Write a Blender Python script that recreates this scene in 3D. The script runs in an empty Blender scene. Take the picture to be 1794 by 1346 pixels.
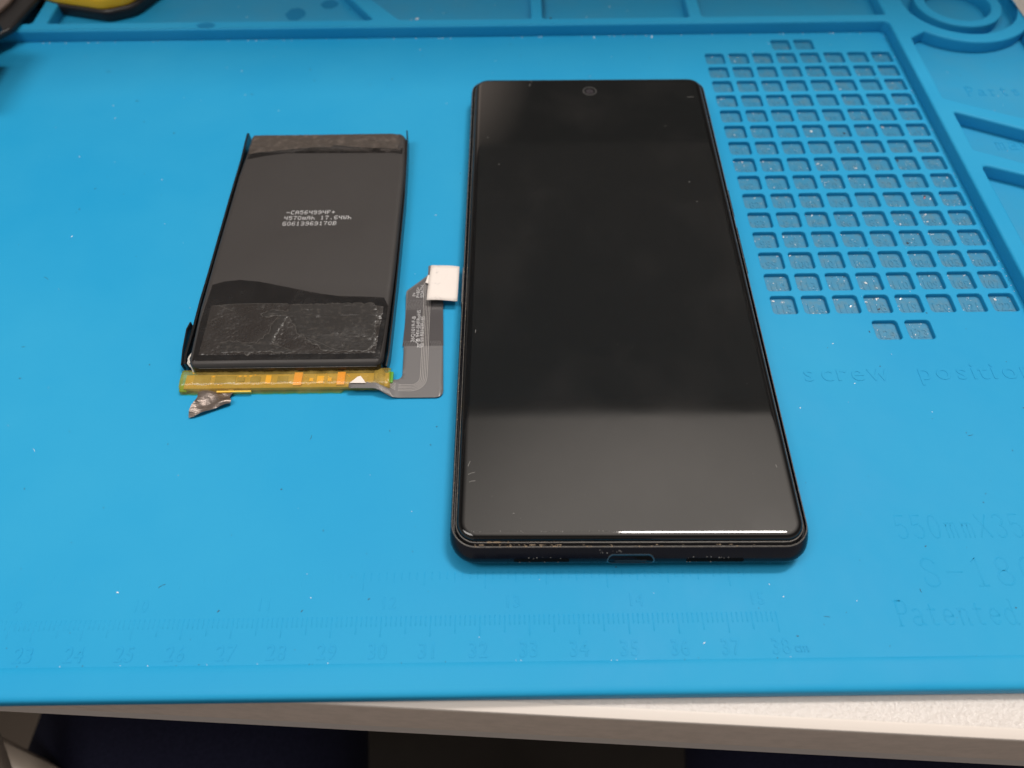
import bpy, bmesh, math, random
from mathutils import Vector, Matrix
random.seed(7)
S = 0.001                                   # all coordinates below are in millimetres
sc = bpy.context.scene
C = sc.collection

# ------------------------------------------------------------------ camera
cam_d = bpy.data.cameras.new('camera'); cam = bpy.data.objects.new('camera', cam_d); C.objects.link(cam)
r_ = Vector((0.99992, -0.01078, -0.00669)); u_ = Vector((0.01268, 0.83293, 0.55324)); f_ = Vector((0.00039, 0.55328, -0.833))
cam.matrix_world = Matrix(((r_.x, u_.x, -f_.x, 27.025*S), (r_.y, u_.y, -f_.y, -41.168*S), (r_.z, u_.z, -f_.z, 149.963*S), (0, 0, 0, 1)))
cam_d.sensor_width = 36; cam_d.lens = 1284.34/1794*36
cam_d.clip_start = 0.005; cam_d.clip_end = 20
cam_d.dof.use_dof = True; cam_d.dof.focus_distance = 0.172; cam_d.dof.aperture_fstop = 13
sc.camera = cam

# ------------------------------------------------------------------ light of the room
world = bpy.data.worlds.new('World'); sc.world = world; world.use_nodes = True
nt = world.node_tree; nt.nodes.clear()
out = nt.nodes.new('ShaderNodeOutputWorld'); bg = nt.nodes.new('ShaderNodeBackground')
tc = nt.nodes.new('ShaderNodeTexCoord')
def lobe(vec, stops):
    d = nt.nodes.new('ShaderNodeVectorMath'); d.operation = 'DOT_PRODUCT'; d.inputs[1].default_value = Vector(vec).normalized()
    r = nt.nodes.new('ShaderNodeValToRGB'); nt.links.new(tc.outputs['Generated'], d.inputs[0]); nt.links.new(d.outputs['Value'], r.inputs[0])
    e = r.color_ramp.elements
    e[0].position, e[0].color = stops[0][0], (*stops[0][1], 1); e[1].position, e[1].color = stops[-1][0], (*stops[-1][1], 1)
    for p, c in stops[1:-1]: e.new(p).color = (*c, 1)
    return r
def W(v, k=1): return (v, v*0.90, v*0.81)
l1 = lobe((0.20, 0.22, 0.955), [(0.0, W(0.15)), (0.45, W(0.09)), (0.70, W(0.02)), (0.79, W(0.026)), (0.88, W(0.15)), (0.925, W(0.34)), (0.975, W(0.84)), (1.0, W(0.88))])   # lit ceiling over the bench
l2 = lobe((-0.12, 0.84, 0.54), [(0.9885, (0, 0, 0)), (0.9945, (0.16, 0.13, 0.11)), (1.0, (0.52, 0.42, 0.36))])        # lit wall far behind the bench
add = nt.nodes.new('ShaderNodeVectorMath'); add.operation = 'ADD'
nt.links.new(l1.outputs[0], add.inputs[0]); nt.links.new(l2.outputs[0], add.inputs[1])
nt.links.new(add.outputs[0], bg.inputs[0]); bg.inputs[1].default_value = 3.2
nt.links.new(bg.outputs[0], out.inputs[0])

def area(name, loc, target, sx, sy, power, col):
    l = bpy.data.lights.new(name, 'AREA'); l.shape = 'RECTANGLE'; l.size = sx; l.size_y = sy; l.energy = power; l.color = col
    o = bpy.data.objects.new(name, l); C.objects.link(o); o.location = loc
    o.rotation_euler = (0, 0, 0)             # lies flat, facing straight down
    return o
area('ceiling_lamp', (0.50, 0.47, 1.65), (0.50, 0.4701, 0), 0.42, 0.18, 18.5, (1.0, 0.94, 0.88))
area('ceiling_lamp', (-0.42, -0.10, 1.0), (0, 0, 0), 0.5, 0.3, 4.8, (1.0, 0.95, 0.90))  # added fill light, lifts the mat's left side and the rear under the shelf
sc.view_settings.view_transform = 'Standard'; sc.view_settings.look = 'None'
sc.view_settings.exposure = 0.0; sc.view_settings.gamma = 1.0

# ------------------------------------------------------------------ materials
def mat(name, col, rough=0.5, spec=0.5, metal=0.0, bump=None, var=None, rvar=None, alpha=1.0, coat=0.0, sheen=0.0):
    m = bpy.data.materials.new(name); m.use_nodes = True; n = m.node_tree; b = n.nodes['Principled BSDF']
    b.inputs['Base Color'].default_value = (*col, 1); b.inputs['Roughness'].default_value = rough
    b.inputs['Specular IOR Level'].default_value = spec; b.inputs['Metallic'].default_value = metal
    b.inputs['Alpha'].default_value = alpha; b.inputs['Coat Weight'].default_value = coat
    b.inputs['Coat Roughness'].default_value = 0.08
    if sheen: b.inputs['Sheen Weight'].default_value = sheen
    t = n.nodes.new('ShaderNodeTexCoord')
    def noise(scale, detail=6, rough_=0.6):
        x = n.nodes.new('ShaderNodeTexNoise'); x.inputs['Scale'].default_value = scale; x.inputs['Detail'].default_value = detail
        x.inputs['Roughness'].default_value = rough_; n.links.new(t.outputs['Object'], x.inputs['Vector']); return x
    if var:                                  # (scale, other colour, lo, hi)
        x = noise(var[0]); r = n.nodes.new('ShaderNodeValToRGB')
        r.color_ramp.elements[0].position = var[2]; r.color_ramp.elements[1].position = var[3]
        r.color_ramp.elements[0].color = (*col, 1); r.color_ramp.elements[1].color = (*var[1], 1)
        n.links.new(x.outputs['Fac'], r.inputs[0]); n.links.new(r.outputs[0], b.inputs['Base Color'])
    if rvar:                                 # (scale, r0, r1)
        x = noise(rvar[0]); r = n.nodes.new('ShaderNodeMapRange')
        r.inputs['From Min'].default_value = 0.35; r.inputs['From Max'].default_value = 0.65
        r.inputs['To Min'].default_value = rvar[1]; r.inputs['To Max'].default_value = rvar[2]
        n.links.new(x.outputs['Fac'], r.inputs[0]); n.links.new(r.outputs[0], b.inputs['Roughness'])
    if bump:                                 # list of (scale, strength, distance in mm)
        prev = None
        for sc_, st, d in bump:
            x = noise(sc_, 4); k = n.nodes.new('ShaderNodeBump'); k.inputs['Strength'].default_value = st
            k.inputs['Distance'].default_value = d*S; n.links.new(x.outputs['Fac'], k.inputs['Height'])
            if prev: n.links.new(prev.outputs[0], k.inputs['Normal'])
            prev = k
        n.links.new(prev.outputs[0], b.inputs['Normal'])
    return m
M = {}
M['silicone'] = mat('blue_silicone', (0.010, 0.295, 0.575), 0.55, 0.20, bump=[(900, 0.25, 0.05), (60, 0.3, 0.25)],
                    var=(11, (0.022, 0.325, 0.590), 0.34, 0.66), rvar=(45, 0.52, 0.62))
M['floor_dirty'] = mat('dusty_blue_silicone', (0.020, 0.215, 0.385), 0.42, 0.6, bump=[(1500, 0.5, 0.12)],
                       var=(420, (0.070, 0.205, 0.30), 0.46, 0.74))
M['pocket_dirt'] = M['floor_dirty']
M['stain'] = mat('damp_blue_silicone', (0.008, 0.19, 0.40), 0.6, 0.1)
M['desk_top'] = mat('textured_white_laminate', (0.64, 0.59, 0.555), 0.20, 0.5, bump=[(1000, 1.0, 0.35)])
M['desk_edge'] = mat('beige_edge_band', (0.74, 0.625, 0.54), 0.5, bump=[(900, 0.5, 0.05)], var=(300, (0.66, 0.56, 0.48), 0.4, 0.65))
M['desk_bevel'] = mat('pale_edge_strip', (0.72, 0.66, 0.61), 0.4)
M['metal_beige'] = mat('beige_painted_steel', (0.50, 0.42, 0.35), 0.45)
M['frame'] = mat('black_anodised_aluminium', (0.004, 0.005, 0.009), 0.25, 0.22, bump=[(3000, 0.10, 0.02)], rvar=(300, 0.20, 0.32))
M['rim'] = mat('worn_frame_edge', (0.085, 0.080, 0.075), 0.35, 0.5, var=(1200, (0.16, 0.145, 0.13), 0.5, 0.75))
M['gasket'] = mat('black_gasket', (0.006, 0.006, 0.007), 0.5)
M['grime'] = mat('tan_grime', (0.30, 0.23, 0.16), 0.85)
M['glass'] = mat('black_cover_glass', (0.0035, 0.0035, 0.0038), 0.035, 0.5)
M['display'] = mat('dark_display_panel', (0.0075, 0.0082, 0.0085), 0.06, 0.5, rvar=(60, 0.035, 0.075), var=(35, (0.0135, 0.0135, 0.0135), 0.48, 0.75))
M['lens'] = mat('camera_lens_glass', (0.02, 0.018, 0.022), 0.1, 0.8, var=(250, (0.05, 0.045, 0.05), 0.4, 0.7))
M['lens_ring'] = mat('grey_ring', (0.05, 0.05, 0.05), 0.3)
M['slot'] = mat('slot_black', (0.002, 0.002, 0.002), 0.8, 0.1)
M['steel'] = mat('port_steel', (0.16, 0.17, 0.18), 0.35, metal=0.9)
M['scuff'] = mat('pale_scuff', (0.16, 0.155, 0.15), 0.7)
M['batt'] = mat('charcoal_battery_wrap', (0.030, 0.0265, 0.0255), 0.52, 0.5, bump=[(1200, 0.12, 0.03), (70, 0.25, 0.35)], rvar=(50, 0.5, 0.62))
M['batt_side'] = mat('black_battery_side', (0.008, 0.008, 0.009), 0.25, 0.5)
M['film'] = mat('glossy_black_film', (0.012, 0.011, 0.011), 0.16, 0.5, bump=[(150, 0.5, 0.35), (800, 0.25, 0.05)], rvar=(160, 0.12, 0.3))
M['residue'] = mat('torn_tape_residue', (0.020, 0.018, 0.017), 0.33, 0.6, bump=[(1500, 0.6, 0.08), (4000, 0.6, 0.04)],
                   var=(900, (0.055, 0.049, 0.044), 0.52, 0.75))
M['old_tape'] = mat('dusty_brown_tape', (0.052, 0.041, 0.034), 0.62, 0.4, bump=[(500, 0.8, 0.25), (2500, 0.5, 0.06)],
                    var=(380, (0.11, 0.088, 0.075), 0.5, 0.72))
M['edge_lint'] = mat('grey_torn_edge', (0.075, 0.069, 0.063), 0.8)
M['ink'] = mat('white_ink', (0.50, 0.50, 0.51), 0.6)
M['flex'] = mat('grey_flex_film', (0.155, 0.150, 0.153), 0.28, 0.5, bump=[(60, 0.25, 0.3)])
M['flex_dark'] = mat('dark_flex_film', (0.062, 0.057, 0.060), 0.34, 0.5)
M['trace'] = mat('copper_trace_under_film', (0.42, 0.40, 0.385), 0.3, 0.6)
M['hatch'] = mat('hatched_trace', (0.17, 0.165, 0.165), 0.4, 0.5)
M['white_tape'] = mat('off_white_tape', (0.76, 0.70, 0.66), 0.55, 0.3, bump=[(180, 0.5, 0.25), (900, 0.4, 0.05)], var=(420, (0.52, 0.48, 0.46), 0.60, 0.72))
M['pcb'] = mat('circuit_board', (0.36, 0.30, 0.20), 0.4)
M['gold'] = mat('gold_pad', (0.95, 0.62, 0.10), 0.35, 0.5, metal=0.25)
M['copper'] = mat('orange_copper_strip', (0.78, 0.36, 0.07), 0.42, 0.5)
M['comp'] = mat('grey_component', (0.20, 0.19, 0.17), 0.5)
M['foil'] = mat('crinkled_grey_foil', (0.24, 0.20, 0.18), 0.36, metal=0.75, bump=[(220, 0.5, 0.4)])
M['clear'] = mat('torn_clear_tape', (0.62, 0.58, 0.53), 0.3)
M['yellow'] = mat('yellow_rubber', (0.98, 0.56, 0.02), 0.42, 0.5)
M['black_plastic'] = mat('black_plastic', (0.012, 0.011, 0.012), 0.4, 0.5)
M['brown_lid'] = mat('dull_brown_plastic', (0.22, 0.165, 0.14), 0.6)
M['dust'] = mat('white_grit', (0.90, 0.90, 0.90), 0.15, 1.0)
M['dust_dark'] = mat('dark_grit', (0.05, 0.035, 0.03), 0.7)
M['dust_pink'] = mat('pink_grit', (0.85, 0.25, 0.27), 0.5)
M['cloth'] = mat('navy_cotton', (0.008, 0.009, 0.025), 0.9, 0.2, bump=[(1500, 0.6, 0.3)], var=(900, (0.013, 0.014, 0.036), 0.4, 0.7))
M['skin'] = M['cloth']
M['room_floor'] = mat('dark_brown_floor', (0.017, 0.012, 0.009), 0.7, var=(14, (0.024, 0.018, 0.013), 0.4, 0.7))
M['shelf'] = mat('grey_shelf', (0.50, 0.49, 0.48), 0.6)
# amber polyimide tape: tinted clear film with a glossy face
m = bpy.data.materials.new('amber_polyimide_tape'); m.use_nodes = True; n = m.node_tree; n.nodes.clear()
o_ = n.nodes.new('ShaderNodeOutputMaterial'); tr = n.nodes.new('ShaderNodeBsdfTransparent'); tr.inputs[0].default_value = (0.98, 0.82, 0.33, 1)
pb = n.nodes.new('ShaderNodeBsdfPrincipled'); pb.inputs['Base Color'].default_value = (0.80, 0.56, 0.15, 1); pb.inputs['Roughness'].default_value = 0.16; pb.inputs['Specular IOR Level'].default_value = 1.0
tc_ = n.nodes.new('ShaderNodeTexCoord'); nz = n.nodes.new('ShaderNodeTexNoise'); nz.inputs['Scale'].default_value = 260; nz.inputs['Detail'].default_value = 3
n.links.new(tc_.outputs['Object'], nz.inputs['Vector'])
bp = n.nodes.new('ShaderNodeBump'); bp.inputs['Strength'].default_value = 0.7; bp.inputs['Distance'].default_value = 0.4*S
n.links.new(nz.outputs['Fac'], bp.inputs['Height']); n.links.new(bp.outputs[0], pb.inputs['Normal'])
mr = n.nodes.new('ShaderNodeMapRange'); mr.inputs['From Min'].default_value = 0.4; mr.inputs['From Max'].default_value = 0.65
mr.inputs['To Min'].default_value = 0.20; mr.inputs['To Max'].default_value = 0.34
n.links.new(nz.outputs['Fac'], mr.inputs[0])
mx = n.nodes.new('ShaderNodeMixShader'); n.links.new(mr.outputs[0], mx.inputs[0]); n.links.new(tr.outputs[0], mx.inputs[1]); n.links.new(pb.outputs[0], mx.inputs[2])
n.links.new(mx.outputs[0], o_.inputs[0]); M['kapton'] = m

# ------------------------------------------------------------------ helpers
def tag(o, label=None, cat=None, group=None, kind=None):
    if label: o['label'] = label
    if cat: o['category'] = cat
    if group: o['group'] = group
    if kind: o['kind'] = kind
    return o
def empty(name, label, cat, loc=(0, 0, 0), rz=0, group=None):
    o = bpy.data.objects.new(name, None); C.objects.link(o); o.location = [v*S for v in loc]; o.rotation_euler = (0, 0, rz)
    o.empty_display_size = 0.01
    return tag(o, label, cat, group)
def link(name, me, mats, parent=None, smooth=False):
    o = bpy.data.objects.new(name, me); C.objects.link(o)
    for m_ in (mats if isinstance(mats, (list, tuple)) else [mats]): me.materials.append(m_)
    if parent: o.parent = parent
    if smooth is True:
        for p in me.polygons: p.use_smooth = True
    elif smooth:
        me.set_sharp_from_angle(angle=math.radians(smooth))
        for p in me.polygons: p.use_smooth = True
    return o
def build(name, bm, mats, parent=None, smooth=False):
    me = bpy.data.meshes.new(name)
    bmesh.ops.scale(bm, vec=(S, S, S), verts=bm.verts)
    bm.to_mesh(me); bm.free(); me.update()
    return link(name, me, mats, parent, smooth)
def box(bm, x0, x1, y0, y1, z0, z1, bev=0.0, mi=0):
    ret = bmesh.ops.create_cube(bm, size=1)
    vs = ret['verts']
    for v in vs: v.co = Vector(((x0+x1)/2+v.co.x*(x1-x0), (y0+y1)/2+v.co.y*(y1-y0), (z0+z1)/2+v.co.z*(z1-z0)))
    fs = {f for v in vs for f in v.link_faces}
    for f in fs: f.material_index = mi
    if bev:
        es = {ed for v in vs for ed in v.link_edges}
        g = bmesh.ops.bevel(bm, geom=list(es), offset=bev, segments=2, affect='EDGES', profile=0.6)
        for f in g['faces']: f.material_index = mi
def rrect(x0, x1, y0, y1, r, n=6):
    pts = []
    for cx, cy, a0 in ((x1-r, y1-r, 0), (x0+r, y1-r, 90), (x0+r, y0+r, 180), (x1-r, y0+r, 270)):
        for i in range(n+1):
            a = math.radians(a0+90*i/n); pts.append((cx+r*math.cos(a), cy+r*math.sin(a)))
    return pts
def round_poly(pts, r, n=5):                # round the corners of a polygon
    res = []; N = len(pts)
    for i in range(N):
        p = Vector(pts[i][:2]); a = Vector(pts[i-1][:2])-p; b = Vector(pts[(i+1) % N][:2])-p
        rr = pts[i][2] if len(pts[i]) > 2 else r
        ang = a.angle(b); d = min(rr/math.tan(ang/2), a.length*0.48, b.length*0.48)
        p0 = p+a.normalized()*d; p1 = p+b.normalized()*d
        for k in range(n+1):
            t = k/n; q = p0*(1-t)**2+p*2*t*(1-t)+p1*t*t; res.append((q.x, q.y))
    return res
def curve_mesh(loops, z0, z1, bev, res=2):
    """flat plate with holes, rounded on its edges (2D filled curve, extruded)"""
    cu = bpy.data.curves.new('tmp', 'CURVE'); cu.dimensions = '2D'; cu.fill_mode = 'BOTH'
    for pts in loops:
        sp = cu.splines.new('POLY'); sp.points.add(len(pts)-1); sp.use_cyclic_u = True
        for p, q in zip(sp.points, pts): p.co = (q[0], q[1], 0, 1)
    cu.extrude = (z1-z0)/2-bev; cu.bevel_depth = bev; cu.bevel_resolution = res; cu.offset = -bev
    o = bpy.data.objects.new('tmp', cu); C.objects.link(o)
    dg = bpy.context.evaluated_depsgraph_get(); dg.update()
    me = bpy.data.meshes.new_from_object(o.evaluated_get(dg))
    bpy.data.objects.remove(o); bpy.data.curves.remove(cu)
    me.transform(Matrix.Translation((0, 0, (z0+z1)/2)))
    me.materials.clear()
    return me
def area2(p): return sum(p[i-1][0]*p[i][1]-p[i][0]*p[i-1][1] for i in range(len(p)))/2
def plate(outer, holes, z0, z1, bev, res=2):
    if area2(outer) < 0: outer = outer[::-1]
    holes = [h if area2(h) < 0 else h[::-1] for h in holes]
    return curve_mesh([outer]+holes, z0, z1, bev, res)
def add_mesh(bm, me, mi=0):
    k = len(bm.faces); bm.from_mesh(me); bm.faces.ensure_lookup_table()
    for f in bm.faces[k:]: f.material_index = mi
    bpy.data.meshes.remove(me)
def text_mesh(body, size, loc, rot=0.0, ext=0.08, bev=0.04, align='LEFT', sx=1.0, space=1.0):
    cu = bpy.data.curves.new('tmp', 'FONT'); cu.body = body; cu.size = size; cu.align_x = align
    cu.extrude = ext; cu.bevel_depth = bev; cu.bevel_resolution = 1; cu.resolution_u = 3; cu.space_character = space
    o = bpy.data.objects.new('tmp', cu); C.objects.link(o)
    dg = bpy.context.evaluated_depsgraph_get(); dg.update()
    me = bpy.data.meshes.new_from_object(o.evaluated_get(dg))
    bpy.data.objects.remove(o); bpy.data.curves.remove(cu); me.materials.clear()
    me.transform(Matrix.Translation(loc) @ Matrix.Rotation(rot, 4, 'Z') @ Matrix.Diagonal((sx, 1, 1, 1)))
    return me
def ridge(bm, pts, w, h, mi=0, close=False):
    """a low rounded ridge along a 3D polyline; pts (x,y,z)"""
    P = [Vector(p) for p in pts]; n = len(P); prof = [(-1, -0.3), (-0.8, 0.45), (-0.35, 0.95), (0.35, 0.95), (0.8, 0.45), (1, -0.3)]
    rings = []
    for i, p in enumerate(P):
        a = P[i-1] if (i or close) else P[i]; b = P[(i+1) % n] if (i < n-1 or close) else P[i]
        d = (b-a); d.z = 0
        d = d.normalized() if d.length > 1e-9 else Vector((1, 0, 0)); s = Vector((-d.y, d.x, 0))
        if i == 0 and not close: rings.append([bm.verts.new(p-d*w*0.35+s*(w/2)*q[0]*0.5-Vector((0, 0, h*0.3))) for q in prof])
        rings.append([bm.verts.new(p+s*(w/2)*q[0]+Vector((0, 0, h*q[1]))) for q in prof])
        if i == n-1 and not close: rings.append([bm.verts.new(p+d*w*0.35+s*(w/2)*q[0]*0.5-Vector((0, 0, h*0.3))) for q in prof])
    m_ = len(rings)
    for i in range(m_ if close else m_-1):
        A, B = rings[i], rings[(i+1) % m_]
        for k in range(len(prof)-1):
            f = bm.faces.new((A[k+1], A[k], B[k], B[k+1])); f.material_index = mi; f.smooth = True
def loft(bm, rings, mi=0, cap0=False, cap1=False):
    V = [[bm.verts.new(p) for p in r] for r in rings]
    for a, b in zip(V, V[1:]):
        n = len(a)
        for i in range(n):
            f = bm.faces.new((a[i], a[(i+1) % n], b[(i+1) % n], b[i])); f.material_index = mi; f.smooth = True
    if cap0: f = bm.faces.new(V[0][::-1]); f.material_index = mi
    if cap1: f = bm.faces.new(V[-1]); f.material_index = mi
    return V

# ------------------------------------------------------------------ setting: desk, floor, shelf over the bench
def desk_y(x): return -13.5-(x-25.9)*0.0605
ang_d = math.atan(-0.0605)
desk = empty('desk', 'white textured desk with beige front edge under the blue mat', 'desk', (25.9, -13.5, -4.4), ang_d)
L_, Rr = -900, 900
bm = bmesh.new(); box(bm, L_, Rr, 0.0, 650, -26, 0.0, 0.0); build('desk_top', bm, M['desk_top'], desk)
bm = bmesh.new()
prof = [(0.0, -0.05), (-0.35, -0.06), (-1.9, -0.75), (-2.05, -1.3)]
V = [[bm.verts.new((x, y, z)) for y, z in prof] for x in (L_, Rr)]
for k in range(len(prof)-1): bm.faces.new((V[0][k], V[0][k+1], V[1][k+1], V[1][k]))
build('edge_strip', bm, M['desk_bevel'], desk, 40)
bm = bmesh.new(); box(bm, L_, Rr, -2.05, -0.01, -25.5, -1.3, 0.25); build('edge_band', bm, M['desk_edge'], desk)
bm = bmesh.new(); box(bm, L_, Rr, -1.3, 25, -39, -25.6, 0.5); build('apron', bm, M['desk_bevel'], desk)
bm = bmesh.new(); box(bm, -300, -292, -4, 400, -700, -40, 1); build('desk_leg', bm, M['metal_beige'], desk)
bm = bmesh.new()
loft(bm, [[(-205, 30, -110), (-205, 30, -122), (-205, 36, -122), (-205, 36, -110)], [(-168, -14, -110), (-168, -14, -122), (-168, -8, -122), (-168, -8, -110)]], cap0=True, cap1=True)
loft(bm, [[(-215, 2, -140), (-215, 2, -150), (-215, 12, -150), (-215, 12, -140)], [(-150, -20, -140), (-150, -20, -150), (-150, -10, -150), (-150, -10, -140)]], cap0=True, cap1=True)
build('desk_brace', bm, M['metal_beige'], desk)
bm = bmesh.new(); box(bm, -2500, 2500, -2500, 2500, -745, -735); tag(build('room_floor', bm, M['room_floor']), kind='structure')
bm = bmesh.new(); add_mesh(bm, plate([(-900, 262), (330, 262), (330, 572), (-900, 572)], [], 350, 372, 1.5))
tag(build('overhead_shelf', bm, M['shelf']), kind='structure')

# ------------------------------------------------------------------ repair mat
mat_o = empty('repair_mat', 'blue silicone repair mat with moulded ruler, numbered screw pockets and trays', 'mat', (0, 0, 0))
RIM = 4.2; FLOOR = -1.25
X0, X1, Y0, Y1 = -332, 211.0, -12.8, 336
GX, GY, PX, PY = 95.83, 196.07, 8.286, 7.897
CW, CH = 6.55, 6.15
cells = {}
for r in range(15):
    for c in range(8):
        num = 3+8*r+(c if r % 2 == 0 else 7-c)
        cells[num] = (GX+c*PX, GY-r*PY)
cells[1] = (GX+2.96*PX, GY+PY*1.0); cells[2] = (GX+3.94*PX, GY+PY*1.0)
cells[124] = (GX+2.98*PX, GY-15.1*PY); cells[123] = (GX+4.0*PX, GY-15.1*PY)
holes = [rrect(x, x+CW, y-CH, y, 0.95, 4) for x, y in cells.values()]
outer = rrect(X0, X1, Y0, Y1, 9, 8)
work = rrect(-318, 162.0, -60, 208.0, 2.0, 6)
bm = bmesh.new()
# base slab, its top is the floor of the pockets
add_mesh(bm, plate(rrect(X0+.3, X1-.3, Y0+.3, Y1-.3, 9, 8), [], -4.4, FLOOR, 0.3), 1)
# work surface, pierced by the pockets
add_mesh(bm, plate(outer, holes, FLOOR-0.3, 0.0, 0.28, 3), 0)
# rear and right rim with trays
def circ(cx, cy, r, n=56): return [(cx+r*math.cos(2*math.pi*i/n), cy+r*math.sin(2*math.pi*i/n)) for i in range(n)]
CC = (190.3, 219.0)
trays = [
    round_poly([(-137.5, 213.0), (-20.6, 212.7), (-36.5, 236), (-44, 262), (-137.5, 262)], 1.2),
    round_poly([(-11.3, 212.6), (35.6, 212.3), (35.6, 262), (-41, 262), (-24.5, 229)], 1.2),
    round_poly([(39.8, 212.2), (92.2, 212.1), (92.2, 262), (39.8, 262)], 1.2),
    round_poly([(96.8, 212.1), (162.2, 212.2), (162.2, 262), (96.8, 262)], 1.2),
    round_poly([(-318, 213.2), (-143, 213.0), (-143, 262), (-318, 262)], 1.2),
]
# right column trays
arc1 = []
for i in range(13):
    a = math.radians(225+ (318-225)*i/12); arc1.append((CC[0]+24.8*math.cos(a), CC[1]+24.8*math.sin(a)))
t1 = [(166.9, 197.5)]+[(x, y) for x, y in arc1 if x > 171]+[(208.3, 201)]+[(208.3, 143.5), (187.0, 153.6), (166.6, 163.6)]
trays.append(round_poly(t1, 0.9, 3))
trays.append(round_poly([(167.3, 149.7), (208.3, 133.0), (208.3, 121.5), (166.9, 122.5)], 1.0))
trays.append(round_poly([(167.6, 131.9-2.0), (176.7, 124.2), (208.3, 110.0), (208.3, 82), (167.6, 82)], 1.2)) if False else None
trays = [t for t in trays if t]
# rebuild the lower two right trays: magnetic tray between two slanting ribs, long tray under it
trays[-1] = round_poly([(167.4, 156.8, 0.8), (208.3, 136.0), (208.3, 119.0), (180.5, 132.0), (167.3, 138.5)], 0.9)
trays.append(round_poly([(167.0, 131.8, 1.6), (178.0, 126.9, 2.0), (208.3, 111.5), (208.3, 60), (167.0, 60)], 1.4))
trays.append(round_poly([(167.0, 55), (208.3, 55), (208.3, -2), (167.0, -2)], 1.4))
ringhole = circ(*CC, 20.9)
L = [(-318, 208.0), (162.0, 208.0, 2.2), (162.0, -7.0, 3.0), (-318, -7.0), (-318, 208.0)]
rim_outer = [(X0, Y1), (X0, 208.0), (X0+10, 208.0)]
rim_out = round_poly([(X0, Y1, 9), (X0, 208.2, 0.5), (162.0, 208.0, 2.2), (162.0, -7.0, 1.0), (162.0, Y0, 0.5), (X1, Y0, 9), (X1, Y1, 9)], 1, 8)
add_mesh(bm, plate(rim_out, trays+[ringhole], -0.3, RIM, 0.75, 4), 0)
add_mesh(bm, plate(circ(*CC, 15.2), [circ(*CC, 11.4)], -0.3, RIM, 0.6, 4), 0)
# low border along the front edge
lip = [(-6.9, -0.03), (-7.25, 0.14), (-7.8, 0.27), (-8.6, 0.32), (-11.6, 0.32), (-12.3, 0.26), (-12.8, 0.06), (-13.15, -0.3), (-13.3, -0.8), (-13.35, -1.6), (-13.35, -3.3), (-13.1, -3.8), (-12.6, -4.1), (-6.9, -4.1)]
loft(bm, [[(x, y, z) for y, z in lip][::-1] for x in (X0+6, X1-6)], 0, cap0=True, cap1=True)
# tray floors carry the same dust as the pockets: thin sheet laid in the trays
for t in trays+[ringhole]:
    me = plate(t, [], -0.2, 0.05, 0.0, 0); add_mesh(bm, me, 2)
for v in bm.verts: pass
M['tray_floor'] = mat('tray_floor_silicone', (0.010, 0.280, 0.530), 0.55, 0.35, bump=[(900, 0.3, 0.06)], var=(60, (0.022, 0.275, 0.500), 0.42, 0.72))
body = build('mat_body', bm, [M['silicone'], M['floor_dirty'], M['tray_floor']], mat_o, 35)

# moulded lettering: ruler
bm = bmesh.new()
for k in range(22, 38):
    for mm in range(10):
        x = k*10-300+mm
        if x < -80: continue
        ln = 4.0 if mm == 0 else (3.4 if mm == 5 else 1.9)
        yt = 2.1
        ridge(bm, [(x, yt, 0), (x, yt-ln, 0)], 0.28, 0.055)
for x, ln in ((80, 4.0),): ridge(bm, [(x, 2.1, 0), (x, 2.1-ln, 0)], 0.28, 0.055)
n16 = 0
while True:                                 # inch scale, partly under the phone's shadow
    x = -80.6+25.4*n16/16.0
    if x > 76.9: break
    j = n16 % 16; ln = 3.6 if j == 0 else 2.8 if j == 8 else 2.1 if j % 4 == 0 else 1.5
    ridge(bm, [(x, 11.2, 0), (x, 11.2-ln, 0)], 0.22, 0.035 if x > -5 else 0.014); n16 += 1
build('ruler_marks', bm, M['silicone'], mat_o)
bm = bmesh.new()
for k in range(22, 39):
    add_mesh(bm, text_mesh(str(k), 4.3, (k*10-300-0.3+(0 if k > 22 else 0), -6.1, 0.0), 0, 0.035, 0.05, 'CENTER', 0.86, 1.12))
add_mesh(bm, text_mesh('cm', 2.6, (82.3, -5.8, 0.02), 0, 0.05, 0.04, 'LEFT', 0.9))
for k, x in ((12, 1.1), (13, 26.5), (14, 51.8), (15, 76.7), (11, -24.3), (10, -49.7), (9, -75)):
    add_mesh(bm, text_mesh(str(k), 3.6, (x, 3.7, -0.01), 0, 0.025, 0.04, 'CENTER', 0.9, 1.1))
build('ruler_numerals', bm, M['silicone'], mat_o)
def spaced(word, xs, y, size, z=0.02, sx=1.0, ext=0.03, bev=0.06):
    bm = bmesh.new()
    for ch, x in zip(word, xs):
        if ch != ' ': add_mesh(bm, text_mesh(ch, size, (x, y, z), 0, ext, bev, 'CENTER', sx))
    build('moulded_lettering', bm, M['silicone'], mat_o)
def xs_from_px(px, z=0): return px
spaced('screw', [100.3, 104.8, 108.3, 112.3, 117.5], 58.2, 7.0, sx=1.02)
spaced('position', [128.9, 133.5, 138.0, 141.1, 143.4, 146.0, 149.9, 154.2], 58.2, 7.0, sx=1.02)
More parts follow.
